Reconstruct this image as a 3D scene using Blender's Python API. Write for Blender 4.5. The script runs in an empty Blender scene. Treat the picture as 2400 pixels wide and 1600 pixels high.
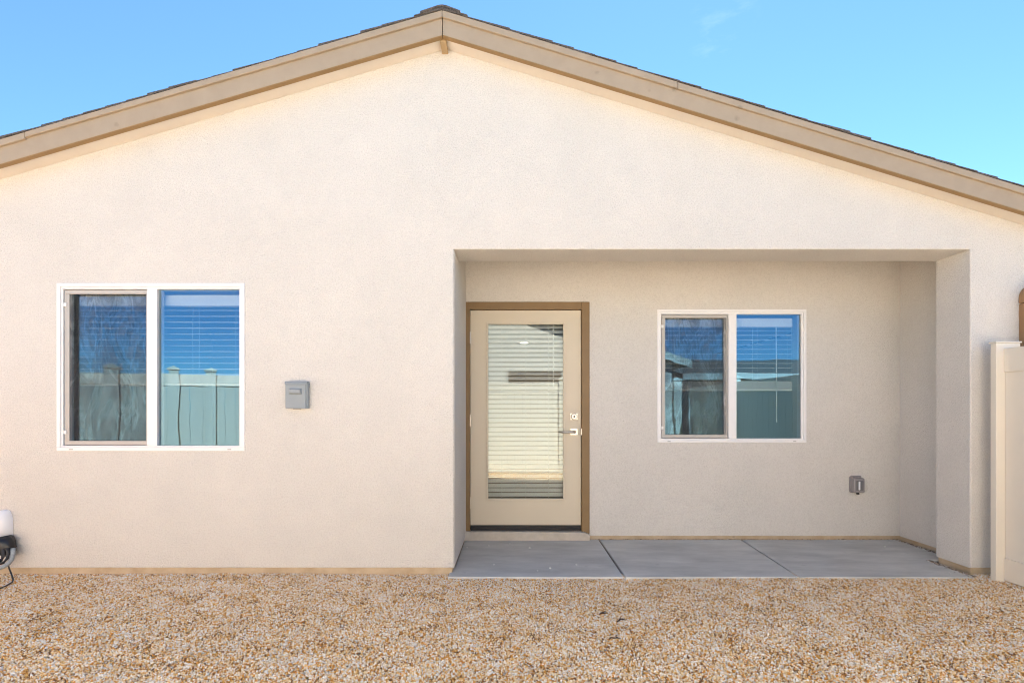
import bpy, bmesh, math, random
from mathutils import Vector, Matrix
random.seed(7)
R = math.radians
scene = bpy.context.scene
COL = scene.collection

# ------------------------------------------------------------------ camera
EYE, DIST = 1.22, 3.83            # eye height, distance to the front wall (wall face is Y = 0)
cam_d = bpy.data.cameras.new('camera')
cam = bpy.data.objects.new('camera', cam_d); COL.objects.link(cam)
cam.location = (0, -DIST, EYE); cam.rotation_euler = (R(90), 0, 0)
cam_d.sensor_width = 36; cam_d.lens = 18; cam_d.shift_y = 161/2400
cam_d.clip_start = 0.05; cam_d.clip_end = 3000
scene.camera = cam

# ------------------------------------------------------------------ sky, sun, exposure
SUN_EL, SUN_AZ = 48.0, 16.0       # the sun stands behind the house (azimuth from +Y towards +X)
world = bpy.data.worlds.new('World'); scene.world = world; world.use_nodes = True
wn, wl = world.node_tree.nodes, world.node_tree.links
wn.clear()
wo = wn.new('ShaderNodeOutputWorld'); bg = wn.new('ShaderNodeBackground')
sky = wn.new('ShaderNodeTexSky'); sky.sky_type = 'NISHITA'; sky.sun_disc = False
sky.sun_elevation = R(SUN_EL); sky.sun_rotation = R(SUN_AZ)
sky.altitude = 1500; sky.air_density = 1.0; sky.dust_density = 0.03; sky.ozone_density = 2.2
bg.inputs['Strength'].default_value = 0.056
# thin wisps of high cloud
tc = wn.new('ShaderNodeTexCoord'); mp = wn.new('ShaderNodeMapping'); mp.inputs['Scale'].default_value = (7, 7, 22)
nz = wn.new('ShaderNodeTexNoise'); nz.inputs['Scale'].default_value = 2.6; nz.inputs['Detail'].default_value = 7; nz.inputs['Roughness'].default_value = .62
cr = wn.new('ShaderNodeValToRGB'); cr.color_ramp.elements[0].position = .52; cr.color_ramp.elements[1].position = .74
cr.color_ramp.elements[1].color = (.04, .04, .04, 1)
mx = wn.new('ShaderNodeMix'); mx.data_type = 'RGBA'; mx.inputs['B'].default_value = (9, 9.6, 10.2, 1)
wl.new(tc.outputs['Generated'], mp.inputs['Vector']); wl.new(mp.outputs[0], nz.inputs['Vector'])
# one small patch of it stands high to the right of the gable
dt = wn.new('ShaderNodeVectorMath'); dt.operation = 'DOT_PRODUCT'; dt.inputs[1].default_value = Vector((.412, 1, .750)).normalized()
ms = wn.new('ShaderNodeMapRange'); ms.interpolation_type = 'SMOOTHSTEP'; ms.inputs['From Min'].default_value = .9984; ms.inputs['From Max'].default_value = .9995
ml = wn.new('ShaderNodeMath'); ml.operation = 'MULTIPLY'
wl.new(tc.outputs['Generated'], dt.inputs[0]); wl.new(dt.outputs['Value'], ms.inputs['Value']); wl.new(ms.outputs[0], ml.inputs[1])
wl.new(nz.outputs['Fac'], cr.inputs[0]); wl.new(cr.outputs[0], ml.inputs[0]); wl.new(ml.outputs[0], mx.inputs['Factor'])
tint = wn.new('ShaderNodeMix'); tint.data_type = 'RGBA'; tint.blend_type = 'MULTIPLY'; tint.inputs['Factor'].default_value = 1
tint.inputs['B'].default_value = (.66, .90, 1.03, 1)            # clear desert air
wl.new(sky.outputs[0], tint.inputs['A']); wl.new(tint.outputs['Result'], mx.inputs['A']); wl.new(mx.outputs['Result'], bg.inputs['Color']); wl.new(bg.outputs[0], wo.inputs[0])

sun_d = bpy.data.lights.new('sun', 'SUN'); sun = bpy.data.objects.new('sun', sun_d); COL.objects.link(sun)
sun_d.energy = 5.0; sun_d.angle = R(.53); sun_d.color = (1, .975, .94)
sv = Vector((math.sin(R(SUN_AZ))*math.cos(R(SUN_EL)), math.cos(R(SUN_AZ))*math.cos(R(SUN_EL)), math.sin(R(SUN_EL))))
sun.rotation_euler = sv.to_track_quat('Z', 'Y').to_euler(); sun.location = sv*40
vs = scene.view_settings
vs.view_transform = 'Standard'; vs.look = 'None'; vs.gamma = 1; vs.use_curve_mapping = False; vs.exposure = 2.38
scene.cycles.filter_width = 1.1; scene.cycles.max_bounces = 10; scene.cycles.diffuse_bounces = 5; scene.cycles.glossy_bounces = 4
scene.cycles.transparent_max_bounces = 24; scene.cycles.caustics_reflective = False; scene.cycles.caustics_refractive = False

# ------------------------------------------------------------------ materials
def mat(name, color=(.5, .5, .5), rough=.6, metal=0, spec=None):
    m = bpy.data.materials.new(name); m.use_nodes = True
    b = m.node_tree.nodes['Principled BSDF']
    b.inputs['Base Color'].default_value = (*color, 1); b.inputs['Roughness'].default_value = rough; b.inputs['Metallic'].default_value = metal
    if spec is not None: b.inputs['Specular IOR Level'].default_value = spec
    return m
def nd(m, t, **kw):
    n = m.node_tree.nodes.new(t)
    for k, v in kw.items():
        if k in n.inputs: n.inputs[k].default_value = v
        else: setattr(n, k, v)
    return n
def lk(m, a, b): m.node_tree.links.new(a, b)
def bsdf(m): return m.node_tree.nodes['Principled BSDF']
def ramp(m, stops, interp='LINEAR'):
    n = m.node_tree.nodes.new('ShaderNodeValToRGB'); e = n.color_ramp; e.interpolation = interp
    while len(e.elements) < len(stops): e.elements.new(.5)
    for el, (p, c) in zip(e.elements, stops):
        el.position = p; el.color = (*c, 1) if len(c) == 3 else c
    return n
def mottled(name, ca, cb, scale, rough=.7, bump=0, bscale=100, bdist=.002, detail=5, spec=None):
    """two-tone noise colour with an optional fine relief"""
    m = mat(name, ca, rough, spec=spec)
    t = nd(m, 'ShaderNodeTexCoord'); n = nd(m, 'ShaderNodeTexNoise', Scale=scale, Detail=detail, Roughness=.6)
    lk(m, t.outputs['Object'], n.inputs['Vector'])
    r = ramp(m, [(.3, ca), (.7, cb)]); lk(m, n.outputs['Fac'], r.inputs[0]); lk(m, r.outputs[0], bsdf(m).inputs['Base Color'])
    if bump:
        n2 = nd(m, 'ShaderNodeTexNoise', Scale=bscale, Detail=4, Roughness=.6); lk(m, t.outputs['Object'], n2.inputs['Vector'])
        b = nd(m, 'ShaderNodeBump', Strength=bump, Distance=bdist); lk(m, n2.outputs['Fac'], b.inputs['Height'])
        lk(m, b.outputs[0], bsdf(m).inputs['Normal'])
    return m

def make_stucco():
    m = mat('stucco', (.72, .64, .55), .93, spec=.2)
    t = nd(m, 'ShaderNodeTexCoord')
    big = nd(m, 'ShaderNodeTexNoise', Scale=1.3, Detail=7, Roughness=.62); lk(m, t.outputs['Object'], big.inputs['Vector'])
    fine = nd(m, 'ShaderNodeTexNoise', Scale=95, Detail=3, Roughness=.65); lk(m, t.outputs['Object'], fine.inputs['Vector'])
    pit = nd(m, 'ShaderNodeTexVoronoi', Scale=130); lk(m, t.outputs['Object'], pit.inputs['Vector'])
    r1 = ramp(m, [(.3, (.645, .618, .572)), (.7, (.695, .662, .612))]); lk(m, big.outputs['Fac'], r1.inputs[0])
    r2 = ramp(m, [(.25, (.82, .81, .8)), (.55, (1, 1, 1))]); lk(m, fine.outputs['Fac'], r2.inputs[0])
    mul = nd(m, 'ShaderNodeMix', data_type='RGBA', blend_type='MULTIPLY'); mul.inputs['Factor'].default_value = .85
    lk(m, r1.outputs[0], mul.inputs['A']); lk(m, r2.outputs[0], mul.inputs['B']); lk(m, mul.outputs['Result'], bsdf(m).inputs['Base Color'])
    add = nd(m, 'ShaderNodeMath', operation='ADD'); lk(m, fine.outputs['Fac'], add.inputs[0]); lk(m, pit.outputs['Distance'], add.inputs[1])
    b = nd(m, 'ShaderNodeBump', Strength=.8, Distance=.004); lk(m, add.outputs[0], b.inputs['Height']); lk(m, b.outputs[0], bsdf(m).inputs['Normal'])
    return m

def make_glass(name, tint, refl, wav, see):
    """coated double glazing: part mirror, part see-through, slightly wavy"""
    m = bpy.data.materials.new(name); m.use_nodes = True; n = m.node_tree.nodes; n.clear()
    o = nd(m, 'ShaderNodeOutputMaterial'); mix = nd(m, 'ShaderNodeMixShader')
    tr = nd(m, 'ShaderNodeBsdfTransparent'); tr.inputs['Color'].default_value = (*see, 1)
    gl = nd(m, 'ShaderNodeBsdfGlossy'); gl.inputs['Color'].default_value = (*tint, 1); gl.inputs['Roughness'].default_value = 0
    t = nd(m, 'ShaderNodeTexCoord'); mpn = nd(m, 'ShaderNodeMapping'); mpn.inputs['Scale'].default_value = (1.6, 1, 1)
    nz = nd(m, 'ShaderNodeTexNoise', Scale=2.4, Detail=1.5); b = nd(m, 'ShaderNodeBump', Strength=1, Distance=wav)
    lk(m, t.outputs['Object'], mpn.inputs[0]); lk(m, mpn.outputs[0], nz.inputs['Vector']); lk(m, nz.outputs['Fac'], b.inputs['Height']); lk(m, b.outputs[0], gl.inputs['Normal'])
    fr = nd(m, 'ShaderNodeFresnel', IOR=1.5); ma = nd(m, 'ShaderNodeMath', operation='ADD'); ma.inputs[1].default_value = refl-.04
    lk(m, fr.outputs[0], ma.inputs[0]); lk(m, ma.outputs[0], mix.inputs[0])
    lk(m, tr.outputs[0], mix.inputs[1]); lk(m, gl.outputs[0], mix.inputs[2]); lk(m, mix.outputs[0], o.inputs[0])
    return m
def make_clear():
    m = bpy.data.materials.new('glass_edge'); m.use_nodes = True; m.node_tree.nodes.clear()
    o = nd(m, 'ShaderNodeOutputMaterial'); tr = nd(m, 'ShaderNodeBsdfTransparent'); tr.inputs['Color'].default_value = (.98, .99, .98, 1); lk(m, tr.outputs[0], o.inputs[0])
    return m
def make_screen():
    """woven insect screen: fine mesh whose weave thickens and thins in moire-like ripples"""
    m = bpy.data.materials.new('insect_screen'); m.use_nodes = True; m.node_tree.nodes.clear()
    o = nd(m, 'ShaderNodeOutputMaterial'); mix = nd(m, 'ShaderNodeMixShader')
    tr = nd(m, 'ShaderNodeBsdfTransparent'); df = nd(m, 'ShaderNodeBsdfDiffuse'); df.inputs['Color'].default_value = (.075, .075, .08, 1)
    t = nd(m, 'ShaderNodeTexCoord'); mpn = nd(m, 'ShaderNodeMapping'); mpn.inputs['Scale'].default_value = (3.2, 1, 1.0); mpn.inputs['Rotation'].default_value = (0, R(-14), 0)
    w = nd(m, 'ShaderNodeTexNoise', Scale=2.6, Detail=2.5, Roughness=.55, Distortion=1.6)
    lk(m, t.outputs['Object'], mpn.inputs[0]); lk(m, mpn.outputs[0], w.inputs['Vector'])
    r = ramp(m, [(.42, (.46, .46, .46)), (.52, (.16, .16, .16)), (.60, (.42, .42, .42))]); lk(m, w.outputs['Fac'], r.inputs[0]); lk(m, r.outputs[0], mix.inputs[0])
    lk(m, tr.outputs[0], mix.inputs[1]); lk(m, df.outputs[0], mix.inputs[2]); lk(m, mix.outputs[0], o.inputs[0])
    return m
def make_concrete():
    m = mat('patio_concrete', (.27, .27, .27), .75, spec=.35)
    t = nd(m, 'ShaderNodeTexCoord'); mpn = nd(m, 'ShaderNodeMapping'); mpn.inputs['Scale'].default_value = (.8, 2.2, 1)
    n = nd(m, 'ShaderNodeTexNoise', Scale=2.2, Detail=6, Roughness=.62); lk(m, t.outputs['Object'], mpn.inputs[0]); lk(m, mpn.outputs[0], n.inputs['Vector'])
    r = ramp(m, [(.25, (.41, .405, .38)), (.5, (.55, .54, .505)), (.74, (.68, .665, .62))]); lk(m, n.outputs['Fac'], r.inputs[0])
    # trowel edge mark: a thin pale line that wanders a little
    sp = nd(m, 'ShaderNodeSeparateXYZ'); lk(m, t.outputs['Object'], sp.inputs[0])
    wv = nd(m, 'ShaderNodeTexNoise', Scale=3, Detail=3); lk(m, t.outputs['Object'], wv.inputs['Vector'])
    a = nd(m, 'ShaderNodeMath', operation='MULTIPLY_ADD'); a.inputs[1].default_value = .03; lk(m, wv.outputs['Fac'], a.inputs[0]); lk(m, sp.outputs['Y'], a.inputs[2])
    c = nd(m, 'ShaderNodeMath', operation='COMPARE'); c.inputs[1].default_value = .225; c.inputs[2].default_value = .006; lk(m, a.outputs[0], c.inputs[0])
    br = nd(m, 'ShaderNodeTexNoise', Scale=9, Detail=2); lk(m, t.outputs['Object'], br.inputs['Vector'])
    g = nd(m, 'ShaderNodeMath', operation='MULTIPLY'); lk(m, c.outputs[0], g.inputs[0]); lk(m, br.outputs['Fac'], g.inputs[1])
    mxn = nd(m, 'ShaderNodeMix', data_type='RGBA'); lk(m, g.outputs[0], mxn.inputs['Factor']); lk(m, r.outputs[0], mxn.inputs['A']); mxn.inputs['B'].default_value = (.55, .55, .55, 1)
    lk(m, mxn.outputs['Result'], bsdf(m).inputs['Base Color'])
    n2 = nd(m, 'ShaderNodeTexNoise', Scale=180, Detail=3); lk(m, t.outputs['Object'], n2.inputs['Vector'])
    b = nd(m, 'ShaderNodeBump', Strength=.25, Distance=.002); lk(m, n2.outputs['Fac'], b.inputs['Height']); lk(m, b.outputs[0], bsdf(m).inputs['Normal'])
    return m
STONES = [(0, (.91, .87, .80)), (.15, (.89, .80, .66)), (.28, (.82, .66, .44)), (.38, (.64, .56, .46)), (.43, (.82, .60, .33)), (.56, (.77, .46, .15)),
          (.67, (.86, .66, .38)), (.76, (.68, .32, .06)), (.87, (.50, .23, .06)), (.95, (.22, .11, .05))]
def make_gravel_mat():
    m = mat('gravel_stone', (.5, .4, .3), .75, spec=.3)
    oi = nd(m, 'ShaderNodeObjectInfo'); r = ramp(m, STONES, 'CONSTANT'); pn = nd(m, 'ShaderNodeTexNoise', Scale=5.5, Detail=3, Roughness=.6); lk(m, oi.outputs['Location'], pn.inputs['Vector'])
    sh = nd(m, 'ShaderNodeMath', operation='MULTIPLY_ADD'); sh.inputs[1].default_value = .75; lk(m, pn.outputs['Fac'], sh.inputs[0])
    of = nd(m, 'ShaderNodeMath', operation='SUBTRACT'); of.inputs[1].default_value = .375; lk(m, oi.outputs['Random'], of.inputs[0]); lk(m, of.outputs[0], sh.inputs[2])
    lk(m, sh.outputs[0], r.inputs[0])
    lk(m, r.outputs[0], bsdf(m).inputs['Base Color'])
    return m
def make_ground():
    m = mat('ground_bed', (.3, .22, .14), .95, spec=.1)
    t = nd(m, 'ShaderNodeTexCoord'); v = nd(m, 'ShaderNodeTexVoronoi', Scale=75); lk(m, t.outputs['Object'], v.inputs['Vector'])
    sp = nd(m, 'ShaderNodeSeparateColor'); lk(m, v.outputs['Color'], sp.inputs[0])
    r = ramp(m, STONES, 'CONSTANT'); lk(m, sp.outputs[0], r.inputs[0])
    lk(m, r.outputs[0], bsdf(m).inputs['Base Color'])
    b = nd(m, 'ShaderNodeBump', Strength=.8, Distance=.008, invert=True); lk(m, v.outputs['Distance'], b.inputs['Height']); lk(m, b.outputs[0], bsdf(m).inputs['Normal'])
    return m

M = dict(
    stucco=make_stucco(),
    soffit=mottled('soffit_stucco', (.64, .58, .51), (.69, .63, .55), 3, .9, .25, 140, .002),
    fascia=mottled('fascia_paint', (.355, .285, .208), (.395, .32, .235), 6, .6, .15, 60, .001, spec=.3),
    beam=mottled('beam_paint', (.36, .25, .13), (.42, .30, .16), 8, .65),
    brownstrip=mottled('strip_brown', (.25, .155, .06), (.29, .18, .075), 5, .6),
    shingle=mottled('asphalt_shingle', (.055, .05, .048), (.17, .15, .135), 90, .95, .8, 300, .003, spec=.2),
    found=mottled('foundation_concrete', (.42, .31, .19), (.58, .46, .32), 7, .9, .4, 60, .004),
    sill=mottled('sill_concrete', (.44, .39, .32), (.58, .52, .44), 9, .9, .35, 50, .004),
    doorframe=mottled('door_frame_paint', (.205, .125, .052), (.235, .148, .065), 5, .5, spec=.4),
    door=mottled('door_paint', (.60, .525, .40), (.625, .545, .415), 2, .5, spec=.4),
    vinyl=mat('window_vinyl', (.82, .81, .80), .4, spec=.4),
    screenframe=mat('screen_frame_taupe', (.46, .435, .40), .45, spec=.4),
    screen=make_screen(), glass=make_glass('window_glass', (.28, .60, .84), .27, .0007, (.86, .91, .91)), doorglass=make_glass('door_glass', (.86, .95, .90), .13, .0003, (.95, .97, .95)), clear=make_clear(),
    blind=mat('blind_slat', (.88, .87, .84), .5), cord=mat('blind_cord', (.82, .82, .8), .7),
    black=mat('black_rubber', (.012, .012, .014), .35), slot=mat('weep_slot', (.01, .01, .01), .9),
    nickel=mat('satin_nickel', (.58, .53, .47), .38, 1), darkmetal=mat('keyhole', (.05, .05, .05), .4, 1),
    box=mottled('grey_enamel', (.25, .285, .305), (.275, .31, .33), 5, .45, spec=.4),
    boxdark=mat('box_gap', (.04, .04, .045), .7),
    smoke=mat('smoky_plastic', (.27, .25, .255), .2, spec=.5), smokepanel=mat('outlet_face', (.17, .165, .165), .25),  # the outlet panel is darker than the plastic around it
    concrete=make_concrete(), gravel=make_gravel_mat(), ground=make_ground(),
    dirt=mottled('dry_dirt', (.15, .115, .08), (.23, .18, .125), .6, .95),
    soil=mottled('soil', (.05, .03, .018), (.16, .10, .055), 60, .95, .8, 150, .004),
    fence=mottled('fence_vinyl', (.755, .695, .59), (.785, .72, .61), 3, .45, spec=.4),
    fence_dimmed=mottled('dimmed_vinyl', (.56, .42, .32), (.60, .455, .35), 3, .55),  # darker copy of the fence vinyl; a dimmer reflection is put into its colour
    brown=mottled('brown_enamel', (.30, .165, .075), (.33, .185, .085), 4, .5),
    white=mat('white_plastic', (.80, .81, .83), .35), grey=mottled('grey_foam', (.22, .25, .26), (.42, .45, .46), 45, .85, .5, 90, .004),
    cable=mat('black_cable', (.02, .02, .022), .5),
    room=mat('room_paint', (.58, .55, .50), .9), floor=mat('room_floor', (.22, .17, .12), .6),
    nwall=mottled('neighbour_stucco', (.56, .52, .46), (.60, .56, .50), 2, .93, .3, 90, .004),
    nwhite=mat('neighbour_trim', (.52, .48, .42), .7), ndark=mat('neighbour_window_dark', (.10, .065, .035), .3),
    twig=mat('dry_twig', (.05, .03, .02), .9), pebble=mat('pebble', (.72, .69, .64), .7),
)
lamp_m = bpy.data.materials.new('downlight'); lamp_m.use_nodes = True
bsdf(lamp_m).inputs['Emission Color'].default_value = (1, .93, .8, 1); bsdf(lamp_m).inputs['Emission Strength'].default_value = 6
M['lamp'] = lamp_m
def knots(m, scale, amount):
    """small scattered knots and scuffs in the paint"""
    b = bsdf(m).inputs['Base Color']; src = b.links[0].from_socket
    t = nd(m, 'ShaderNodeTexCoord'); v = nd(m, 'ShaderNodeTexVoronoi', Scale=scale, Randomness=1.0); lk(m, t.outputs['Object'], v.inputs['Vector'])
    n = nd(m, 'ShaderNodeTexNoise', Scale=scale*9, Detail=3); lk(m, t.outputs['Object'], n.inputs['Vector'])
    a = nd(m, 'ShaderNodeMath', operation='MULTIPLY_ADD'); a.inputs[1].default_value = .12; lk(m, n.outputs['Fac'], a.inputs[0]); lk(m, v.outputs['Distance'], a.inputs[2])
    r = ramp(m, [(.09, (amount,)*3), (.17, (1, 1, 1))]); lk(m, a.outputs[0], r.inputs[0])
    x = nd(m, 'ShaderNodeMix', data_type='RGBA', blend_type='MULTIPLY'); x.inputs['Factor'].default_value = 1
    lk(m, src, x.inputs['A']); lk(m, r.outputs[0], x.inputs['B']); lk(m, x.outputs['Result'], b)
knots(M['fascia'], 4.5, .72); knots(M['found'], 6, .5); knots(M['sill'], 7, .7); knots(M['concrete'], 5, .86)

# ------------------------------------------------------------------ mesh helpers
class MB:
    def __init__(s): s.v = []; s.f = []; s.m = []
    def poly(s, pts, faces, mi=0):
        o = len(s.v); s.v += [tuple(p) for p in pts]; s.f += [tuple(i+o for i in f) for f in faces]; s.m += [mi]*len(faces); return s
    def box(s, x0, x1, y0, y1, z0, z1, mi=0):
        p = [(x, y, z) for z in (z0, z1) for y in (y0, y1) for x in (x0, x1)]
        return s.poly(p, [(0, 2, 3, 1), (4, 5, 7, 6), (0, 1, 5, 4), (2, 6, 7, 3), (0, 4, 6, 2), (1, 3, 7, 5)], mi)
    def prism(s, pts, a, b, axis='y', mi=0):
        """closed 2-D outline pushed from a to b along an axis"""
        n = len(pts)
        f = {'y': lambda p, t: (p[0], t, p[1]), 'x': lambda p, t: (t, p[0], p[1]), 'z': lambda p, t: (p[0], p[1], t)}[axis]
        P = [f(p, a) for p in pts]+[f(p, b) for p in pts]
        return s.poly(P, [tuple(range(n))[::-1], tuple(range(n, 2*n))]+[(i, (i+1) % n, n+(i+1) % n, n+i) for i in range(n)], mi)
    def tube(s, pts, r, n=10, mi=0):
        P = [Vector(p) for p in pts]; rs = r if isinstance(r, (list, tuple)) else [r]*len(P); rings = []
        ref = Vector((.31, .22, .92))
        for i, p in enumerate(P):
            d = (P[min(i+1, len(P)-1)]-P[max(i-1, 0)]).normalized(); a = d.cross(ref)
            if a.length < .05: a = d.cross(Vector((1, 0, 0)))
            a.normalize(); b = d.cross(a)
            rings.append([p+(a*math.cos(2*math.pi*k/n)+b*math.sin(2*math.pi*k/n))*rs[i] for k in range(n)])
        pts2 = [q for rg in rings for q in rg]; F = []
        for i in range(len(P)-1):
            F += [(i*n+k, i*n+(k+1) % n, (i+1)*n+(k+1) % n, (i+1)*n+k) for k in range(n)]
        F += [tuple(range(n))[::-1], tuple(range((len(P)-1)*n, len(P)*n))]
        return s.poly(pts2, F, mi)
    def mesh(s, name, mats, smooth=False):
        me = bpy.data.meshes.new(name); me.from_pydata(s.v, [], s.f); me.update()
        for m in (mats if isinstance(mats, (list, tuple)) else [mats]): me.materials.append(m)
        me.polygons.foreach_set('material_index', s.m)
        bm = bmesh.new(); bm.from_mesh(me); bmesh.ops.recalc_face_normals(bm, faces=bm.faces); bm.to_mesh(me); bm.free()
        if smooth: me.polygons.foreach_set('use_smooth', [True]*len(me.polygons))
        return me
    def build(s, name, mats, parent=None, loc=None, bevel=0, smooth=False, seg=2):
        o = link(name, s.mesh(name, mats, smooth), parent, loc)
        if bevel:
            b = o.modifiers.new('bevel', 'BEVEL'); b.width = bevel; b.segments = seg; b.limit_method = 'ANGLE'; b.angle_limit = R(40)
            o.data.polygons.foreach_set('use_smooth', [True]*len(o.data.polygons)); b.harden_normals = True
        return o
def link(name, me, parent=None, loc=None):
    o = bpy.data.objects.new(name, me); COL.objects.link(o)
    if loc: o.location = loc
    if parent: o.parent = parent
    return o
def empty(name, loc=(0, 0, 0)):
    o = bpy.data.objects.new(name, None); COL.objects.link(o); o.location = loc; return o
def tag(o, label=None, cat=None, group=None, kind=None):
    if label: o['label'] = label
    if cat: o['category'] = cat
    if group: o['group'] = group
    if kind: o['kind'] = kind
    return o
def plate(name, outline, holes, y0, y1, m, parent, bev=.009):
    """upright slab in the XZ plane with holes and softly rounded arrises (front face at y0)"""
    cu = bpy.data.curves.new(name, 'CURVE'); cu.dimensions = '2D'; cu.fill_mode = 'BOTH'
    for ring in [outline]+holes:
        sp = cu.splines.new('POLY'); sp.points.add(len(ring)-1); sp.use_cyclic_u = True
        for p, (x, z) in zip(sp.points, ring): p.co = (x, z, 0, 1)
    cu.extrude = (y1-y0)/2-bev; cu.bevel_depth = bev; cu.bevel_resolution = 2; cu.offset = -bev
    tmp = bpy.data.objects.new('tmp', cu); COL.objects.link(tmp)
    dg = bpy.context.evaluated_depsgraph_get(); dg.update()
    me = bpy.data.meshes.new_from_object(tmp.evaluated_get(dg)); bpy.data.objects.remove(tmp)
    # curve plane XY -> world XZ
    me.transform(Matrix.Translation((0, (y0+y1)/2, 0)) @ Matrix.Rotation(R(90), 4, 'X'))
    me.name = name; me.materials.clear(); me.materials.append(m)
    me.polygons.foreach_set('use_smooth', [False]*len(me.polygons))
    return link(name, me, parent)
def rect(x0, x1, z0, z1): return [(x0, z0), (x1, z0), (x1, z1), (x0, z1)]

# ------------------------------------------------------------------ elevations measured off the photograph
DB = DIST*1.26                     # distance to the wall at the back of the porch
D = DB-DIST                        # porch depth, about 1 m
SF, SB = DIST/1200, DB/1200        # metres per photo pixel on either wall
fx = lambda p: (p-1200)*SF
fz = lambda p: EYE-(p-961)*SF
bx = lambda p: (p-1200)*SB
bz = lambda p: EYE-(p-961)*SB
BEAM = .317
OH = .165                          # rake overhang
SE = (DIST-OH)/1200
ex = lambda p: (p-1200)*SE
ez = lambda p: EYE-(p-961)*SE

# ------------------------------------------------------------------ ground
g = MB().poly([(-900, -900, -.03), (900, -900, -.03), (900, 900, -.03), (-900, 900, -.03)], [(0, 1, 2, 3)]).build('ground', M['dirt'])
tag(g, kind='structure')
tag(MB().poly([(-9, -4.3, -.026), (3.6, -4.3, -.026), (3.6, .05, -.026), (-9, .05, -.026)], [(0, 1, 2, 3)]).build('gravel_bed', M['ground']), kind='structure')

# ------------------------------------------------------------------ the house
house = empty('house', (0, 0, 0))
tag(house, 'cream stucco house with tan gable fascia, glazed door and recessed rear porch', 'house')
AX = ex(1037)                                         # ridge
TL, TR = .2916, .3037                                 # roof pitches left and right of the ridge
trim_top = lambda x: ez(29)-(AX-x)*TL if x < AX else ez(29)-(x-AX)*TR
XL, XR = -5.6, 5.4
wall_top = lambda x: trim_top(x)-.10
WB = fz(1330.6)                                       # lower stucco edge
JL, JR, HT = fx(1063.5), fx(2274.5), fz(584.2)        # porch opening
W1 = (fx(134.2), fx(575.1), fz(1055.9), fz(663.9))
W2 = (bx(1540.2), bx(1888.5), bz(1036.4), bz(724.8))
inset = lambda w, d=.02: rect(w[0]+d, w[1]-d, w[2]+d, w[3]-d)[::-1]
plate('front_wall', [(-5.2, WB), (JL, WB), (JL, HT), (JR, HT), (JR, WB), (5.0, WB), (5.0, wall_top(5.0)), (AX, wall_top(AX)), (-5.2, wall_top(-5.2))],
      [inset(W1)], 0, BEAM, M['stucco'], house, .010)
BB = bz(1255.5)
DX0, DX1, DZ1 = bx(1090), bx(1379.8), bz(709.5)
plate('porch_back_wall', [(-.62, BB), (DX0, BB), (DX0, DZ1), (DX1, DZ1), (DX1, BB), (3.95, BB), (3.95, 2.75), (-.62, 2.75)],
      [inset(W2)], D, D+.2, M['stucco'], house, .008)
MB().box(-.64, JL+.003, .014, D, WB+.001, HT-.004).build('porch_side_wall', M['stucco'], house)
MB().box(-.64, JL-.002, BEAM-.002, D-.001, HT-.002, 2.75).build('porch_side_wall', M['stucco'], house)
MB().box(bx(2109), 3.93, BEAM-.004, D-.001, BB, 2.75).build('porch_side_wall', M['stucco'], house)
MB().box(-.7, 3.98, BEAM-.003, D+.198, 2.752, 2.85).build('porch_ceiling', M['soffit'], house)
# foundation stem, set back under the stucco
f = MB()
f.box(-5.18, JL-.012, .012, .15, -.4, WB+.012); f.box(-.60, JL-.013, .15, D, -.4, WB+.012)
f.box(JR+.014, 4.98, .013, BEAM-.01, -.4, WB+.012); f.box(bx(2109)+.012, 3.9, BEAM-.01, D+.01, -.4, BB+.012)
f.box(bx(1372), 3.9, D+.012, D+.15, -.4, BB+.012)
f.build('foundation', M['found'], house, bevel=.004)
MB().prism([(DX0-.02, -.3), (DX1+.012, -.3), (DX1+.006, bz(1250)), (DX1-.05, bz(1244)), (DX0-.0, bz(1243)), (DX0-.03, bz(1250))], D-.045, D+.19).build('door_step', M['sill'], house, bevel=.007)
# closed body behind the gable
b = MB()
b.box(-5.2, -5.0, BEAM+.002, 11, WB, wall_top(-5.2)-.02); b.box(4.8, 5.0, BEAM+.002, 11, WB, wall_top(5.0)-.02)
b.box(-5.2, 5.0, 11.002, 11.2, WB, wall_top(5.0)-.03)
b.build('rear_walls', M['stucco'], house)

# roof: deck, shingle courses, ridge caps
roof = MB()
for s, X1, T in ((-1, XL, TL), (1, XR, TR)):
    zt, z1 = ez(29), trim_top(X1)
    roof.poly([(AX, -OH+.02, zt-.10), (X1, -OH+.02, z1-.10), (X1, -OH+.02, z1-.004), (AX, -OH+.02, zt-.004),
               (AX, 11.4, zt-.10), (X1, 11.4, z1-.10), (X1, 11.4, z1-.004), (AX, 11.4, zt-.004)],
              [(0, 1, 2, 3), (7, 6, 5, 4), (0, 4, 5, 1), (1, 5, 6, 2), (2, 6, 7, 3), (3, 7, 4, 0)])
roof_o = roof.build('roof', M['shingle'], house)
for s, X1, T in ((-1, XL-.03, TL), (1, XR+.03, TR)):
    ca = math.cos(math.atan(T)); L = abs(X1-AX)/ca; n = int(L/.158)
    for i in range(n+1):
        a0, a1 = max(0, L-(i+1)*.158-.05), L-i*.158           # distance from the ridge
        th = random.choice((.007, .009, .013)); lift = .006
        y0 = -OH-.014-random.random()*.012
        def pt(a, h): return (AX+s*a*ca, ez(29)-a*ca*T+h)
        hi, lo = pt(a0, .001), pt(a1, lift)
        o = MB()
        pr = [(hi[0], hi[1]), (lo[0], lo[1]), (lo[0], lo[1]+th), (hi[0], hi[1]+th*.8)]
        o.prism(pr, y0, -OH+.55)
        o.prism([(p[0], p[1]-(.002 if random.random() < .5 else 0)) for p in pr], -OH+.552, 11.42)
        o.build('shingle', M['shingle'], roof_o)
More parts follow.
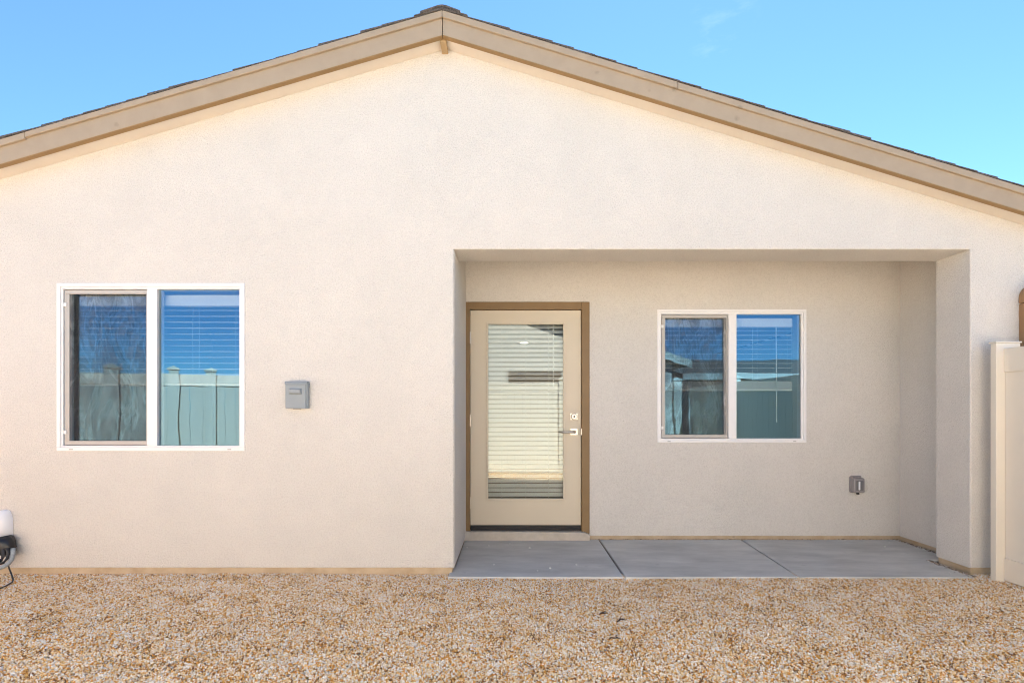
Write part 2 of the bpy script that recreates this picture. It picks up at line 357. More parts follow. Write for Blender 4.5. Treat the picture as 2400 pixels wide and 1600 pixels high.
for i in range(16):
    y0 = -OH-.03+i*.19
    o = MB(); k0, k1 = .0, .013
    wl_, wr_ = .135+random.random()*.02, .125+random.random()*.02
    za = ez(29)+.012
    for yy, dz in ((y0, .022),):
        out = [(AX-wl_, za-wl_*TL+.004), (AX-.03, za-.03*TL+.010), (AX, za+.006), (AX+.03, za-.03*TR+.010), (AX+wr_, za-wr_*TR+.003)]
        top = [(x, z+.014) for x, z in out][::-1]
        o.prism([(x, z) for x, z in out+top], y0, y0+.30)
    c = o.build('ridge_cap', M['shingle'], roof_o); c.rotation_euler.x = 0
    c.location.z = 0.004*(i % 2)
o = MB(); out = [(AX-.20, ez(29)-.20*TL+.011), (AX, ez(29)+.010), (AX+.18, ez(29)-.18*TR+.011)]
o.prism(out+[(x, z+.007) for x, z in out][::-1], -OH-.026, 3); o.build('ridge_cap', M['shingle'], roof_o)

# soffit, fascia, trim, ridge beam
so = MB()
for s, X1, T in ((-1, XL, TL), (1, XR, TR)):
    h = .150
    so.prism([(AX, ez(29)-h), (X1, trim_top(X1)-h), (X1, trim_top(X1)-h+.04), (AX, ez(29)-h+.04)], -OH+.039, -.0005)
so.build('soffit', M['soffit'], house)
def rake(name, x0, x1, top, bot, y0, y1, m, bev=.003, lift=(0, 0)):
    z = lambda x: trim_top(x)
    pts = [(x0, z(x0)-top), (x1, z(x1)-top), (x1, z(x1)-bot+lift[1]), (x0, z(x0)-bot+lift[0])]
    return MB().prism(pts, y0, y1).build(name, m, house, bevel=bev)
FB = ez(29)-ez(83)
rake('fascia_board', XL, AX-.0025, .02, FB-.003, -OH, -OH+.038, M['fascia'])
rake('fascia_board', AX+.0025, XR, .02, FB-.005, -OH, -OH+.038, M['fascia'])
TH = .047
rake('underside_strip', XL, AX-.0025, FB-.0025, FB+.004, -OH+.001, -OH+.039, M['brownstrip'], .001)  # thin brown strip along the underside of the fascia boards
rake('underside_strip', AX+.0025, XR, FB-.0045, FB+.002, -OH+.001, -OH+.039, M['brownstrip'], .001)
rake('trim_board', ex(64), AX-.001, 0, TH, -OH-.02, -OH-.0005, M['fascia'], lift=(.010, 0))
rake('trim_board', XL, ex(63), .001, TH, -OH-.02, -OH-.0005, M['fascia'])
rake('trim_board', AX+.001, ex(1586), 0, TH, -OH-.02, -OH-.0005, M['fascia'])
rake('trim_board', ex(1586.7), XR, .0015, TH, -OH-.019, -OH-.0005, M['fascia'])
MB().prism([(-.0225, 0), (.0225, 0), (.0225, .15), (-.0225, .15)], -OH+.04, .02).build('ridge_beam', M['beam'], house, (AX-.002, 0, fz(127.8)), bevel=.003)

# rooms behind the glass
r = MB()
y0 = BEAM+.002
def room(x0, x1, y0, y1, z0, z1, rear_hole=None, side=None):
    t = .08
    r.box(x0-t, x0, y0, y1, z0, z1+.03)
    if side:
        a, b_, c, d = side; r.box(x1, x1+t, y0, a, z0, z1); r.box(x1, x1+t, b_, y1, z0, z1); r.box(x1, x1+t, a, b_, z0, c); r.box(x1, x1+t, a, b_, d, z1)
    else: r.box(x1, x1+t, y0, y1, z0, z1+.03)
    r.box(x0-t-.01, x1+t+.01, y0, y1+t+.01, z1, z1+t)
    if rear_hole:
        a, b_, c, d = rear_hole
        r.box(x0-t, a, y1, y1+t, z0, z1); r.box(b_, x1+t, y1, y1+t, z0, z1); r.box(a, b_, y1, y1+t, z0, c); r.box(a, b_, y1, y1+t, d, z1)
    else: r.box(x0-t, x1+t, y1-.001, y1+t, z0, z1+.03)
room(-4.7, -.82, BEAM+.002, 4.2, .05, 2.46)
room(-.70, 4.5, D+.202, 7.4, .05, 2.46)
r.build('interior_walls', M['room'], house)
MB().box(-4.95, -.76, BEAM+.003, 4.3, -.1, .049).box(-.75, 4.7, D+.203, 7.6, -.1, .048).build('interior_floor', M['floor'], house)
MB().tube([(.22, 5.5, 2.452), (.22, 5.5, 2.459)], .075, 24).build('downlight', M['lamp'], house)

# ------------------------------------------------------------------ windows (both the same unit)
WW, WH = 1.404, 1.252
def pane_box(name, x0, x1, z0, z1, y, m, parent):
    me = MB().box(x0, x1, y, y+.004, z0, z1).mesh(name, [m, M['clear']])
    for p in me.polygons: p.material_index = 0 if p.normal.y < -.9 else 1
    return link(name, me, parent)
slat_me = None
def make_window(loc, label, wand):
    w = empty('window', loc); w.parent = house; w['label'] = label
    o0, o1, p0, p1, zt, zb = .040, .672, .748, 1.360, WH-.043, .038
    f = MB()
    def ring(x0, x1, z0, z1, t, ya, yb, sides='lrtb'):
        f.box(x0, x1, ya, yb, z1-t, z1); f.box(x0, x1, ya, yb, z0, z0+t)
        f.box(x0, x0+t, ya, yb, z0+t, z1-t); f.box(x1-t, x1, ya, yb, z0+t, z1-t)
    ring(0, WW, 0, WH, .026, -.008, .08)
    f.box(.026, o0, .002, .08, zb, zt); f.box(.026, WW-.026, .002, .08, zt, WH-.026); f.box(.026, WW-.026, .002, .08, .026, zb)
    f.box(p1, WW-.026, .002, .08, zb, zt); f.box(o1, p0, -.003, .08, zb, zt)
    f.build('frame', M['vinyl'], w, bevel=.003)
    f = MB(); ring(o0+.001, o1-.001, zb+.001, zt-.001, .022, .046, .075); f.build('sash', M['vinyl'], w, bevel=.002)
    pane_box('pane', p0, p1, zb, zt, .022, M['glass'], w)
    pane_box('pane', o0+.023, o1-.023, zb+.023, zt-.023, .058, M['glass'], w)
    f = MB(); s0, s1, sz0, sz1 = o0+.006, o1-.004, zb+.004, zt-.005
    f.box(s0, s1, .012, .024, sz1-.030, sz1); f.box(s0, s1, .012, .024, sz0, sz0+.032); f.box(s0, s0+.034, .012, .024, sz0+.032, sz1-.030); f.box(s1-.012, s1, .012, .024, sz0+.032, sz1-.030)
    f.build('screen_frame', M['screenframe'], w, bevel=.0025)
    MB().poly([(s0+.034, .0185, sz0+.032), (s1-.012, .0185, sz0+.032), (s1-.012, .0185, sz1-.03), (s0+.034, .0185, sz1-.03)], [(0, 1, 2, 3)]).build('screen_mesh', M['screen'], w)
    for z in (zt-.115, zb+.10):
        MB().box(o0+.0, o0+.022, .006, .0118, z-.014, z+.014).build('screen_clip', M['cord'], w, bevel=.002)
    for x in (.110, WW-.112): MB().box(x-.014, x+.014, -.0092, -.0075, .0085, .0125).build('weep_slot', M['slot'], w)
    # blind: head rail, open slats, raised stack, cords
    by = .135; b0, b1 = .075, 1.335
    MB().box(b0, b1, by-.028, by+.03, zt-.105, zt-.02).build('head_rail', M['blind'], w, bevel=.004)
    sm = MB().box(b0, b1, -.025, .025, -.0013, .0013).mesh('slat', M['blind'])
    zs = [WH-.225-k*.0452 for k in range(11)]
    zs = [z+.045 for z in zs]
    for z in zs:
        o = link('slat', sm, w, (0, by, z)); o.rotation_euler.x = R(random.uniform(-1.5, 3))
    zz = zs[-1]-.040
    for k in range(14):
        o = link('slat', sm, w, (random.uniform(-.002, .002), by+random.uniform(-.001, .001), zz-.0052*k))
    MB().box(b0, b1, by-.025, by+.025, zz-.0052*14-.016, zz-.0052*14+.0005).build('bottom_rail', M['blind'], w, bevel=.003)
    for x in (.20, .48, .95, 1.28):
        for dx in (0, .045):
            MB().tube([(x+dx, by-.028, zt-.10), (x+dx+random.uniform(-.004, .004), by-.0285, (zt+zz)/2), (x+dx, by-.028, zz-.09)], .0013, 6).build('cord', M['cord'], w)
    if wand: MB().tube([(wand, by-.04, zt-.10), (wand+.003, by-.042, zt-1.02)], .005, 8).build('tilt_wand', M['cord'], w, smooth=True)
    return w
make_window((W1[0], 0, W1[2]), 'white sliding window in the front wall left of the grey box', 1.352)
make_window((W2[0], D, W2[2]), 'white sliding window in the shaded wall at the back of the porch', 1.17)

# ------------------------------------------------------------------ door
door = empty('door', (0, D, 0)); door.parent = house; door['label'] = 'tan full-glass door with a brown frame at the left end of the porch'
LX0, LX1, LZ0, LZ1 = bx(1102.4), bx(1361.8), bz(1230.3), bz(726.7)
f = MB(); fb = bz(1249)
FX0, FX1 = DX0-.006, DX1+.006
for (xa, xb, za, zb_) in ((FX0, LX0-.004, fb, DZ1+.006), (LX1+.004, FX1, fb, DZ1+.006), (LX0-.004, LX1+.004, LZ1+.004, DZ1+.006)):
    f.box(xa, xb, -.016, .15, za, zb_)
f.box(LX0-.004, LX0+.012, .062, .149, fb, LZ1+.004); f.box(LX1-.012, LX1+.004, .062, .149, fb, LZ1+.004); f.box(LX0+.012, LX1-.012, .062, .149, LZ1-.010, LZ1+.004)
f.build('door_frame', M['doorframe'], door, bevel=.003)
GX0, GX1, GZ0, GZ1 = bx(1144), bx(1320.5), bz(1168), bz(759)
f = MB()
for (xa, xb, za, zb_) in ((LX0, GX0, LZ0, LZ1), (GX1, LX1, LZ0, LZ1), (GX0, GX1, LZ0, GZ0), (GX0, GX1, GZ1, LZ1)):
    f.box(xa, xb, .012, .058, za, zb_)
f.build('door_leaf', M['door'], door)
f = MB(); t = .017
for (xa, xb, za, zb_) in ((GX0-t, GX0+.002, GZ0-t, GZ1+t), (GX1-.002, GX1+t, GZ0-t, GZ1+t), (GX0+.002, GX1-.002, GZ0-t, GZ0+.002), (GX0+.002, GX1-.002, GZ1-.002, GZ1+t)):
    f.box(xa, xb, .003, .0115, za, zb_)
f.build('glazing_bead', M['door'], door, bevel=.004)
pane_box('pane', GX0+.0005, GX1-.0005, GZ0, GZ1, .026, M['doorglass'], door)
MB().box(LX0+.002, LX1-.002, .005, .11, bz(1244.3)+.001, LZ0-.004).box(LX0+.004, LX1-.004, -.004, .0045, bz(1239), bz(1237)).build('threshold', M['black'], door, bevel=.003)
for z in (bz(791), bz(984.5), bz(1178)):
    MB().tube([(LX0-.003, .006, z-.055), (LX0-.003, .006, z+.055)], .008, 10).box(LX0-.004, LX0+.005, .0085, .0115, z-.053, z+.053).build('hinge', M['nickel'], door)
lx = bx(1345.5)
zd = bz(975.7); p = .0365
MB().box(lx-p, lx+p, .0035, .0118, zd-p*.92, zd+p*.92).build('deadbolt_plate', M['nickel'], door, bevel=.003)
db = MB().tube([(lx, .003, zd), (lx, -.012, zd), (lx, -.016, zd)], [.031, .029, .024], 24).build('deadbolt', M['nickel'], door, smooth=False)
MB().tube([(lx, -.0165, zd), (lx, -.019, zd)], .010, 16).build('keyway', M['darkmetal'], door)
zl = bz(1011.4)
MB().box(lx-p, lx+p, .0035, .0118, zl-p*.92, zl+p*.92).build('lever_plate', M['nickel'], door, bevel=.003)
lv = MB().tube([(lx, .003, zl), (lx, -.05, zl)], .013, 14)
lv.tube([(lx+.010, -.052, zl), (lx-.06, -.055, zl-.003), (lx-.115, -.05, zl-.004), (lx-.135, -.036, zl-.002)], [.011, .0085, .0075, .007], 12)
lv.build('lever', M['nickel'], door, smooth=True)
MB().box(LX1+.001, LX1+.006, -.0165, -.004, zl-.03, zl+.03).build('strike_plate', M['nickel'], door)
# blind hung behind the door glass, slats tilted half shut
sm = MB().box(GX0-.03, GX1+.03, -.025, .025, -.0014, .0014).mesh('slat', M['blind'])
k = 0; z = GZ1+.03
while z > GZ0-.02:
    o = link('slat', sm, door, (0, .105, z)); o.rotation_euler.x = R(36+random.uniform(-2, 2)); o.rotation_euler.y = R(random.uniform(-.15, .15)); z -= .0447; k += 1
for x in (bx(1176), bx(1233), bx(1287)):
    MB().tube([(x, .075, GZ1+.03), (x, .075, GZ0-.01)], .0016, 6).build('cord', M['cord'], door)
MB().tube([(bx(1298), .07, GZ1+.02), (bx(1298.5), .069, bz(905))], .004, 8).build('tilt_wand', M['cord'], door)

# ------------------------------------------------------------------ porch slab in three bays
patio = empty('patio'); tag(patio, 'grey concrete porch slab in three bays below the door', 'patio', kind='structure')
ZS, YF = .005, -.092
PX0, PXJ, PXB = -.470, 3.374, 3.640
xj = [(.823, .822), (2.098, 2.16)]
yb = D-.004
bays = [[(PX0, YF), (xj[0][0]-.0075, YF), (xj[0][1]-.0075, yb), (JL-.006, yb), (JL-.009, .16), (PX0, .10)],
        [(xj[0][0]+.0075, YF), (xj[1][0]-.0075, YF), (xj[1][1]-.0075, yb), (xj[0][1]+.0075, yb)],
        [(xj[1][0]+.0075, YF), (PXJ, YF), (PXJ+.02, BEAM+.01), (PXB, BEAM+.03), (PXB, yb), (xj[1][1]+.0075, yb)]]
for i, q in enumerate(bays):
    MB().prism(q, -.12, ZS-.0005*i, 'z').build('slab', M['concrete'], patio, bevel=.007)
# dark joint bed just below the slab tops
MB().box(PX0+.02, PXJ-.02, YF+.03, BEAM+.01, -.10, -.016).box(JL-.012, 3.666, BEAM+.011, D+.0115, -.10, -.012).build('joint_bed', M['soil'], patio)

# ------------------------------------------------------------------ gravel
def gravel_object():
    xs = [-5.4+i*.12 for i in range(91)]; ys = [-5.1+i*.12 for i in range(45)]
    rnd = random.Random(3); V = []; F = []
    hz = {}
    for j, y in enumerate(ys):
        for i, x in enumerate(xs):
            V.append((x, min(y, .02), -.011+.005*math.sin(x*2.3+y*1.1)*math.sin(y*3.7-x*.9)+rnd.uniform(-.003, .003)))
    nx = len(xs)
    for j in range(len(ys)-1):
        for i in range(nx-1):
            cx, cy = xs[i]+.06, ys[j]+.06
            if cy > .02: continue
            F.append((j*nx+i, j*nx+i+1, (j+1)*nx+i+1, (j+1)*nx+i))
    me = bpy.data.meshes.new('gravel'); me.from_pydata(V, [], F); me.update(); me.materials.append(M['gravel'])
    o = link('gravel', me)
    ng = bpy.data.node_groups.new('gravel_scatter', 'GeometryNodeTree')
    ng.interface.new_socket('Geometry', in_out='INPUT', socket_type='NodeSocketGeometry'); ng.interface.new_socket('Geometry', in_out='OUTPUT', socket_type='NodeSocketGeometry')
    N = ng.nodes.new; L = ng.links.new
    gi, go = N('NodeGroupInput'), N('NodeGroupOutput')
    # denser near the wall and in view, thinner towards the back fence
    pos = N('GeometryNodeInputPosition'); sep = N('ShaderNodeSeparateXYZ'); L(pos.outputs[0], sep.inputs[0])
    mr = N('ShaderNodeMapRange'); mr.inputs['From Min'].default_value = -3.0; mr.inputs['From Max'].default_value = -2.2; mr.inputs['To Min'].default_value = 2600; mr.inputs['To Max'].default_value = 17500
    L(sep.outputs['Y'], mr.inputs['Value'])
    dist = N('GeometryNodeDistributePointsOnFaces'); L(gi.outputs[0], dist.inputs['Mesh']); L(mr.outputs[0], dist.inputs['Density']); dist.inputs['Seed'].default_value = 4
    variants = N('GeometryNodeJoinGeometry')
    for k in range(4):
        ico = N('GeometryNodeMeshIcoSphere'); ico.inputs['Radius'].default_value = 1; ico.inputs['Subdivisions'].default_value = 2
        sp = N('GeometryNodeSetPosition'); L(ico.outputs['Mesh'], sp.inputs['Geometry'])
        nz = N('ShaderNodeTexNoise'); nz.noise_dimensions = '4D'; nz.inputs['W'].default_value = k*3.7; nz.inputs['Scale'].default_value = 1.1
        vm = N('ShaderNodeVectorMath'); vm.operation = 'SUBTRACT'; vm.inputs[1].default_value = (.5, .5, .5); L(nz.outputs['Color'], vm.inputs[0])
        sc = N('ShaderNodeVectorMath'); sc.operation = 'SCALE'; sc.inputs['Scale'].default_value = 1.5; L(vm.outputs[0], sc.inputs[0]); L(sc.outputs[0], sp.inputs['Offset'])
        sm = N('GeometryNodeSetMaterial'); sm.inputs['Material'].default_value = M['gravel']; L(sp.outputs[0], sm.inputs[0])
        gti = N('GeometryNodeGeometryToInstance'); L(sm.outputs[0], gti.inputs[0]); L(gti.outputs[0], variants.inputs[0])
    iop = N('GeometryNodeInstanceOnPoints'); L(dist.outputs['Points'], iop.inputs['Points']); L(variants.outputs[0], iop.inputs['Instance']); iop.inputs['Pick Instance'].default_value = True
    rr = N('FunctionNodeRandomValue'); rr.data_type = 'FLOAT_VECTOR'; rr.inputs['Max'].default_value = (6.283, 6.283, 6.283); L(rr.outputs[0], iop.inputs['Rotation'])
    rs = N('FunctionNodeRandomValue'); rs.data_type = 'FLOAT_VECTOR'; rs.inputs['Min'].default_value = (.0028, .0024, .0020); rs.inputs['Max'].default_value = (.0088, .0068, .0054); rs.inputs['Seed'].default_value = 9
    L(rs.outputs[0], iop.inputs['Scale'])
    ri = N('FunctionNodeRandomValue'); ri.data_type = 'INT'
    ints = [s for s in ri.inputs if s.type == 'INT']; ints[0].default_value = 0; ints[1].default_value = 3
    L([s for s in ri.outputs if s.type == 'INT'][0], iop.inputs['Instance Index'])
    jn = N('GeometryNodeJoinGeometry'); L(gi.outputs[0], jn.inputs[0]); L(iop.outputs[0], jn.inputs[0]); L(iop.outputs[0], go.inputs[0])
    md = o.modifiers.new('scatter', 'NODES'); md.node_group = ng
    return tag(o, 'tan, white and rust coloured gravel covering the yard', 'gravel', kind='stuff')
gravel_object()

# ------------------------------------------------------------------ side fence running from the wall towards the viewer
FXP = 3.535
sf = empty('vinyl_fence', (FXP, -.15, 0)); tag(sf, 'tan vinyl panel fence standing at the right edge beside the porch', 'fence')
PT = 1.715
MB().box(3.480-FXP, 3.655-FXP, 0, .045, -.05, PT-.012).build('post', M['fence'], sf, bevel=.004)
MB().box(3.474-FXP, 3.662-FXP, -.006, .051, PT-.012, PT).build('post_cap', M['fence'], sf, bevel=.003)
def fence_run(parent, axis_x, length, posts, top, boardw=.152, t=.045, end_gap=0, fm='fence'):
    """boards, rails and posts along local -Y"""
    MB().box(-.002, t+.002, -length, -end_gap, top-.17, top).build('top_rail', M[fm], parent, bevel=.004)
    MB().box(-.002, t+.002, -length, -end_gap, .0, .16).build('bottom_rail', M[fm], parent, bevel=.004)
    bm_ = MB().box(.009, t-.009, -boardw+.0025, -.0025, .158, top-.168).mesh('board', M[fm])
    n = int((length-end_gap)/boardw)+1
    for i in range(n): link('board', bm_, parent, (0, -end_gap-i*boardw, 0))
    for y in posts:
        MB().box(-.05, .095, y-.072, y+.072, -.05, top+.06).build('post', M[fm], parent, bevel=.004)
        MB().poly([(-.062, y-.084, top+.06), (.107, y-.084, top+.06), (.107, y+.084, top+.06), (-.062, y+.084, top+.06), (-.062, y-.084, top+.085), (.107, y-.084, top+.085), (.107, y+.084, top+.085), (-.062, y+.084, top+.085), (.022, y, top+.125)],
                  [(3, 2, 1, 0), (0, 1, 5, 4), (1, 2, 6, 5), (2, 3, 7, 6), (3, 0, 4, 7), (4, 5, 8), (5, 6, 8), (6, 7, 8), (7, 4, 8)]).build('post_cap', M[fm], parent)
fence_run(sf, FXP, 4.08, [-2.2], 1.6625, end_gap=.001)

# fence behind the viewer, seen only in the glass
bf = empty('vinyl_fence', (3.4, -4.28, 0)); bf.rotation_euler.z = R(-90)
tag(bf, 'long tan vinyl fence with capped posts, mirrored in the window and door glass', 'fence')
fence_run(bf, 0, 7.6, [-.1, -2.4, -4.8, -7.2], 1.76)
lf = empty('vinyl_fence', (-4.22, -4.28, 0)); lf.rotation_euler.z = R(-90-32)
tag(lf, 'angled run of tan vinyl fence mirrored in the left pane of the front window', 'fence')
fence_run(lf, 0, 4.6, [0, -.5, -.98, -1.75, -3.4], 1.76, fm='fence_dimmed')

# ------------------------------------------------------------------ houses beyond the fence (mirrored in the glass)
def gable_house(name, label, x0, x1, y0, y1, eave, pitch, wins, ridge_along='y'):
    h = empty(name, ((x0+x1)/2, y0, 0)); tag(h, label, 'house')
    ox, oy = -(x0+x1)/2, -y0
    xm = (x0+x1)/2
    def P(mb): 
        mb.v = [(x+ox, y+oy, z) for x, y, z in mb.v]; return mb
    if ridge_along == 'y':
        zr = eave+pitch*(x1-x0)/2
        P(MB().prism([(x0, 0), (x1, 0), (x1, eave), (xm, zr), (x0, eave)], y0, y1)).build('wall', M['nwall'], h)
        for s, xe in ((-1, x0-.5), (1, x1+.5)):
            ze = eave-pitch*.5
            P(MB().prism([(xm, zr+.02), (xe, ze+.02), (xe, ze+.14), (xm, zr+.14)], y0+.2, y1-.45)).build('roof', M['shingle'], h)
            P(MB().prism([(xm+s*.003, zr-.06), (xe, ze-.06), (xe, ze+.155), (xm+s*.003, zr+.155)], y0+.202, y0+.235)).build('fascia_board', M['nwhite'], h)
    else:
        ym = (y0+y1)/2; zr = eave+pitch*abs(y1-y0)/2
        P(MB().prism([(y0, 0), (y1, 0), (y1, eave), (ym, zr), (y0, eave)], x0, x1, 'x')).build('wall', M['nwall'], h)
        for s, ye in ((1, y0+.5), (-1, y1-.5)):
            ze = eave-pitch*.5
            P(MB().prism([(ym, zr+.02), (ye, ze+.02), (ye, ze+.14), (ym, zr+.14)], x0-.4, x1+.4, 'x')).build('roof', M['shingle'], h)
        P(MB().box(x0-.4, x1+.4, y0+.505, y0+.54, eave-pitch*.5-.05, eave-pitch*.5+.15)).build('fascia_board', M['nwhite'], h)
    for (a, b_, c, d) in wins:
        w = P(MB().box(a-.06, b_+.06, y0-.01, y0+.03, c-.06, d+.06)).build('window', M['nwhite'], h)
        P(MB().box(a, b_, y0+.03, y0+.036, c, d)).build('pane', M['ndark'], w)
    return h
gable_house('house', 'cream gabled house behind the back fence, mirrored in the door glass', -5.2, 4.4, -8.2, -18, 2.58, .33, [(-.1, 1.35, 1.1, 2.28), (-3.6, -2.2, 1.1, 2.28)])
gable_house('house', 'low house with grey shingle roof mirrored in the porch window', 6.2, 19, -12, -20, 2.42, .2, [(8, 9.4, 1.0, 2.1)], 'x')

# ------------------------------------------------------------------ disconnect box on the front wall
bxo = empty('disconnect_box', (fx(700.5), 0, fz(926))); tag(bxo, 'small grey metal electrical box on the wall beside the left window', 'electrical box')
w2, h2 = .0805, .0985
MB().box(-w2+.002, w2, -.040, -.001, -h2, h2-.008).build('body', M['box'], bxo, bevel=.003)
MB().prism([(-w2, -h2+.001), (w2-.010, -h2-.002), (w2-.010, h2-.020), (-w2, h2-.018)], -.050, -.0405).build('cover', M['box'], bxo, bevel=.004)
MB().prism([(-.056, h2-.020), (-.056, h2-.006), (-.050, h2+.002), (-.001, h2+.002), (-.001, h2-.006), (-.0405, h2-.0075)], -w2-.002, w2+.002, 'x').build('hood', M['box'], bxo, bevel=.002)
MB().box(w2+.0003, w2+.004, -.038, -.002, h2-.045, h2-.0085).box(-w2-.004, -w2+.001, -.038, -.002, h2-.035, h2-.0085).build('hood_ear', M['box'], bxo, bevel=.002)
MB().poly([(-.052, -.0505, .052), (.044, -.0505, .052), (.044, -.0505, .004), (-.052, -.0505, .004), (-.042, -.068, .041), (.034, -.068, .041), (.034, -.068, .017), (-.042, -.068, .017)],
          [(4, 5, 6, 7), (0, 1, 5, 4), (1, 2, 6, 5), (2, 3, 7, 6), (3, 0, 4, 7), (3, 2, 1, 0)]).build('handle', M['box'], bxo, bevel=.002)
MB().box(-.03, .02, -.035, -.008, -h2-.004, -h2-.0005).build('knockout', M['boxdark'], bxo)

# ------------------------------------------------------------------ weatherproof outlet cover on the porch wall
oc = empty('outlet_cover', (bx(2003), D, bz(1134))); tag(oc, 'smoky plastic weatherproof outlet cover low on the porch wall', 'outlet')
def rrect(w, h, r, n=5, cx=0, cz=0):
    return [(cx+sx*(w-r)+r*math.cos(a), cz+sz*(h-r)+r*math.sin(a)) for sx, sz, a0 in ((1, 1, 0), (-1, 1, 90), (-1, -1, 180), (1, -1, 270)) for a in [R(a0+90*k/n) for k in range(n+1)]]
MB().prism(rrect(.056, .078, .018), -.018, -.0005).build('base', M['smoke'], oc, bevel=.004)
MB().prism(rrect(.050, .068, .014, cz=-.002), -.070, -.0185).build('hood', M['smoke'], oc, bevel=.009)
MB().prism(rrect(.034, .046, .008, cz=-.004), -.0745, -.0705).build('window_panel', M['smokepanel'], oc, bevel=.0015)
MB().prism(rrect(.008, .040, .005, cx=-.006, cz=-.004), -.0775, -.0750).build('rib', M['white'], oc, bevel=.001)
MB().tube([(-.04, -.02, .073), (.04, -.02, .073)], .010, 12).build('hinge', M['smoke'], oc)
MB().box(-.008, .010, -.055, -.03, -.090, -.0705).build('latch', M['black'], oc, bevel=.003)

# ------------------------------------------------------------------ line set at the left edge
ls = empty('line_set', (fx(14), -.08, 0)); tag(ls, 'white pipe cover with black wrapped lines at the far left wall', 'pipes')
def lp(px, py, y): d = DIST+y; return ((px-1200)/1200*d-fx(14), y+.08, EYE-(py-961)/1200*d)
c = MB(); w = .056; z0, z1 = lp(14, 1270, -.08)[2], lp(14, 1230, -.08)[2]
for yy in (0,):
    prof = []
    for k in range(13):
        a = math.pi*k/12; prof.append((-w*math.cos(a), -.075*math.sin(a)-.0))
rings = []
for j, (zz, s) in enumerate([(z0, 1), (z1-.02, 1), (z1+.03, .97), (z1+.062, .86), (z1+.084, .66), (z1+.097, .38), (z1+.101, .04)]):
    rings.append([(x*s, .078+(y-.0)*s*1.0, zz) for x, y in prof])
pts = [p for rg in rings for p in rg]; nn = 13
c.poly(pts, [(j*nn+k, j*nn+k+1, (j+1)*nn+k+1, (j+1)*nn+k) for j in range(len(rings)-1) for k in range(nn-1)]+[tuple(range(nn))])
c.build('pipe_cover', M['white'], ls, smooth=True)
rb = random.Random(5)
sl = MB(); path = [lp(10, 1262, -.05), lp(12, 1271, -.06), lp(11, 1281, -.06), lp(10, 1290, -.06), lp(7, 1300, -.07)]
sl.tube(path, [.052, .060, .066, .064, .055], 16); sl.v = [(x+rb.uniform(-.004, .004), y+rb.uniform(-.004, .004), z+rb.uniform(-.003, .003)) for x, y, z in sl.v]
sl.build('black_wrap', M['black'], ls, smooth=True)
MB().tube([lp(30, 1284, -.07), lp(30, 1298, -.08), lp(27, 1310, -.09), lp(20, 1320, -.11), lp(9, 1327, -.13), lp(-8, 1332, -.15), lp(-40, 1336, -.2)], .0155, 12).build('grey_insulated_pipe', M['grey'], ls, smooth=True)
MB().tube([lp(17, 1284, -.1), lp(19, 1296, -.1), lp(17, 1308, -.11), lp(8, 1318, -.12), lp(-14, 1323, -.14), lp(-40, 1326, -.2)], .010, 10).build('black_pipe', M['cable'], ls, smooth=True)
MB().tube([lp(8, 1284, -.1), lp(8, 1303, -.1), lp(3, 1312, -.11), lp(-14, 1316, -.14), lp(-40, 1318, -.2)], .013, 10).build('copper_line', M['boxdark'], ls, smooth=True)
MB().tube([lp(19, 1322, -.1), lp(22, 1333, -.1), lp(27, 1345, -.12), lp(31, 1358, -.15), lp(28, 1364, -.185), lp(16, 1371, -.25), lp(0, 1378, -.31), lp(-20, 1386, -.375)], .005, 8).build('cable', M['cable'], ls, smooth=True)

# ------------------------------------------------------------------ brown cabinet behind the side fence
ca = empty('utility_cabinet', (3.785, -.13, 0)); tag(ca, 'brown round-cornered cabinet rising above the fence at the right edge', 'cabinet')
def cab(r, x0, x1, z0, z1): return [(x0, z0), (x1, z0)]+[(x1-r+r*math.cos(R(a)), z1-r+r*math.sin(R(a))) for a in range(0, 91, 10)]+[(x0+r+r*math.cos(R(a)), z1-r+r*math.sin(R(a))) for a in range(90, 181, 10)]
zc_ = EYE+(961-704)/1200*3.7
MB().prism(cab(.10, 0, .62, zc_+.004, 2.155), 0, .128).build('hood', M['brown'], ca, bevel=.006)
MB().prism(rect(.003, .617, .25, zc_), .004, .128).build('body', M['brown'], ca, bevel=.006)

# ------------------------------------------------------------------ small litter
def twig(x, y, label, seed):
    q = random.Random(seed); m = MB()
    L = [(0, 0, 0)]
    for k in range(5): L.append((L[-1][0]+q.uniform(.008, .016), L[-1][1]+q.uniform(-.008, .008), q.uniform(.004, .010)))
    m.tube(L, [.0036, .0036, .0033, .003, .0025, .0015], 6)
    for k in (1, 2, 3):
        a = L[k]; m.tube([a, (a[0]+q.uniform(-.01, .015), a[1]+q.uniform(-.02, .02), a[2]+q.uniform(.002, .01))], [.0022, .001], 5)
        b_ = (a[0]+q.uniform(-.01, .015), a[1]+q.uniform(-.015, .015), a[2]+.006)
        m.poly([(b_[0]-.008, b_[1], b_[2]), (b_[0], b_[1]-.005, b_[2]+.003), (b_[0]+.008, b_[1], b_[2]+.003), (b_[0], b_[1]+.005, b_[2]+.006)], [(0, 1, 2, 3)])
    o = m.build('twig', M['twig'], None, (x, y, -.004)); return tag(o, label, 'twig', 'dry twigs on the gravel')
def gp(px, py): d = 1.225*1200/(py-961); return ((px-1200)/1200*d, d-DIST)
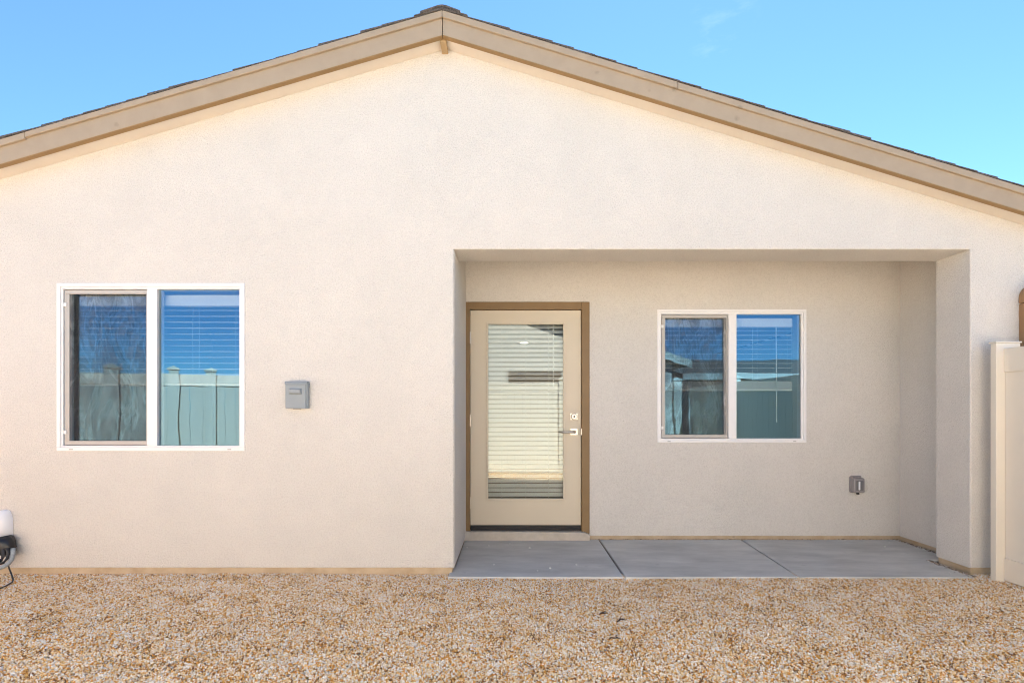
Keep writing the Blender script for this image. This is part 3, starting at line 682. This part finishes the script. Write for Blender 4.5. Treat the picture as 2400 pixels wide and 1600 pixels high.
for (px, py, lb, sd) in ((1405, 1440, 'dark dry sprig on the gravel, farthest and leftmost of the three', 1), (1446, 1456, 'dark dry sprig on the gravel, rightmost of the three', 2), (1428, 1497, 'dark flat twig on the gravel, nearest of the three', 8)):
    x, y = gp(px, py); twig(x, y, lb, sd)
pebs = [(1145.5, 1278.5), (1195, 1274.5), (1157.5, 1323), (1260, 1337.5), (1289.5, 1331.5), (1094.5, 1283), (1241.5, 1284), (1351, 1323.5), (1981.5, 1266), (2085, 1271), (2074, 1281), (2226, 1343)]
for i, (px, py) in enumerate(pebs):
    d = 1.215*1200/(py-961); m = bmesh.new(); bmesh.ops.create_icosphere(m, subdivisions=2, radius=1)
    q = random.Random(i+40); s = (q.uniform(.006, .010), q.uniform(.005, .008), q.uniform(.004, .006))
    for v in m.verts: v.co = Vector((v.co.x*s[0], v.co.y*s[1], v.co.z*s[2]))*q.uniform(.9, 1.1)
    me = bpy.data.meshes.new('pebble'); m.to_mesh(me); m.free(); me.materials.append(M['pebble'])
    tag(link('pebble', me, None, ((px-1200)/1200*d, d-DIST, ZS+s[2]*.8)), 'stray gravel pebble lying on the grey concrete porch slab', 'pebble', 'stray pebbles on the porch slab')
# soil and grit gathered along the slab's edges
q = random.Random(12); m = MB()
def grit(x, y, z, s):
    a = q.uniform(0, 6.28); c_, s_ = math.cos(a)*s, math.sin(a)*s
    m.poly([(x+c_, y+s_, z), (x-s_, y+c_, z), (x-c_, y-s_*.7, z), (x+s_*.8, y-c_, z), (x, y, z+s*.8)], [(0, 1, 4), (1, 2, 4), (2, 3, 4), (3, 0, 4), (3, 2, 1, 0)], q.choice((0, 0, 0, 1, 1, 2)))
for k in range(1800):
    t = q.random()
    if t < .45: grit(q.uniform(-.43, 3.63), D+.006-abs(q.gauss(0, .012)), ZS-.002, q.uniform(.003, .007))
    elif t < .7: grit(3.632-abs(q.gauss(0, .016)), q.uniform(BEAM, D), ZS-.001, q.uniform(.003, .008))
    else: grit(PXJ+.012-abs(q.gauss(0, .016))+.004, q.uniform(YF, BEAM), ZS-.001, q.uniform(.003, .008))
tag(m.build('grit', [M['soil'], M['found'], M['pebble']]), 'dark soil and grit gathered along the edges of the porch slab', 'grit', kind='stuff')
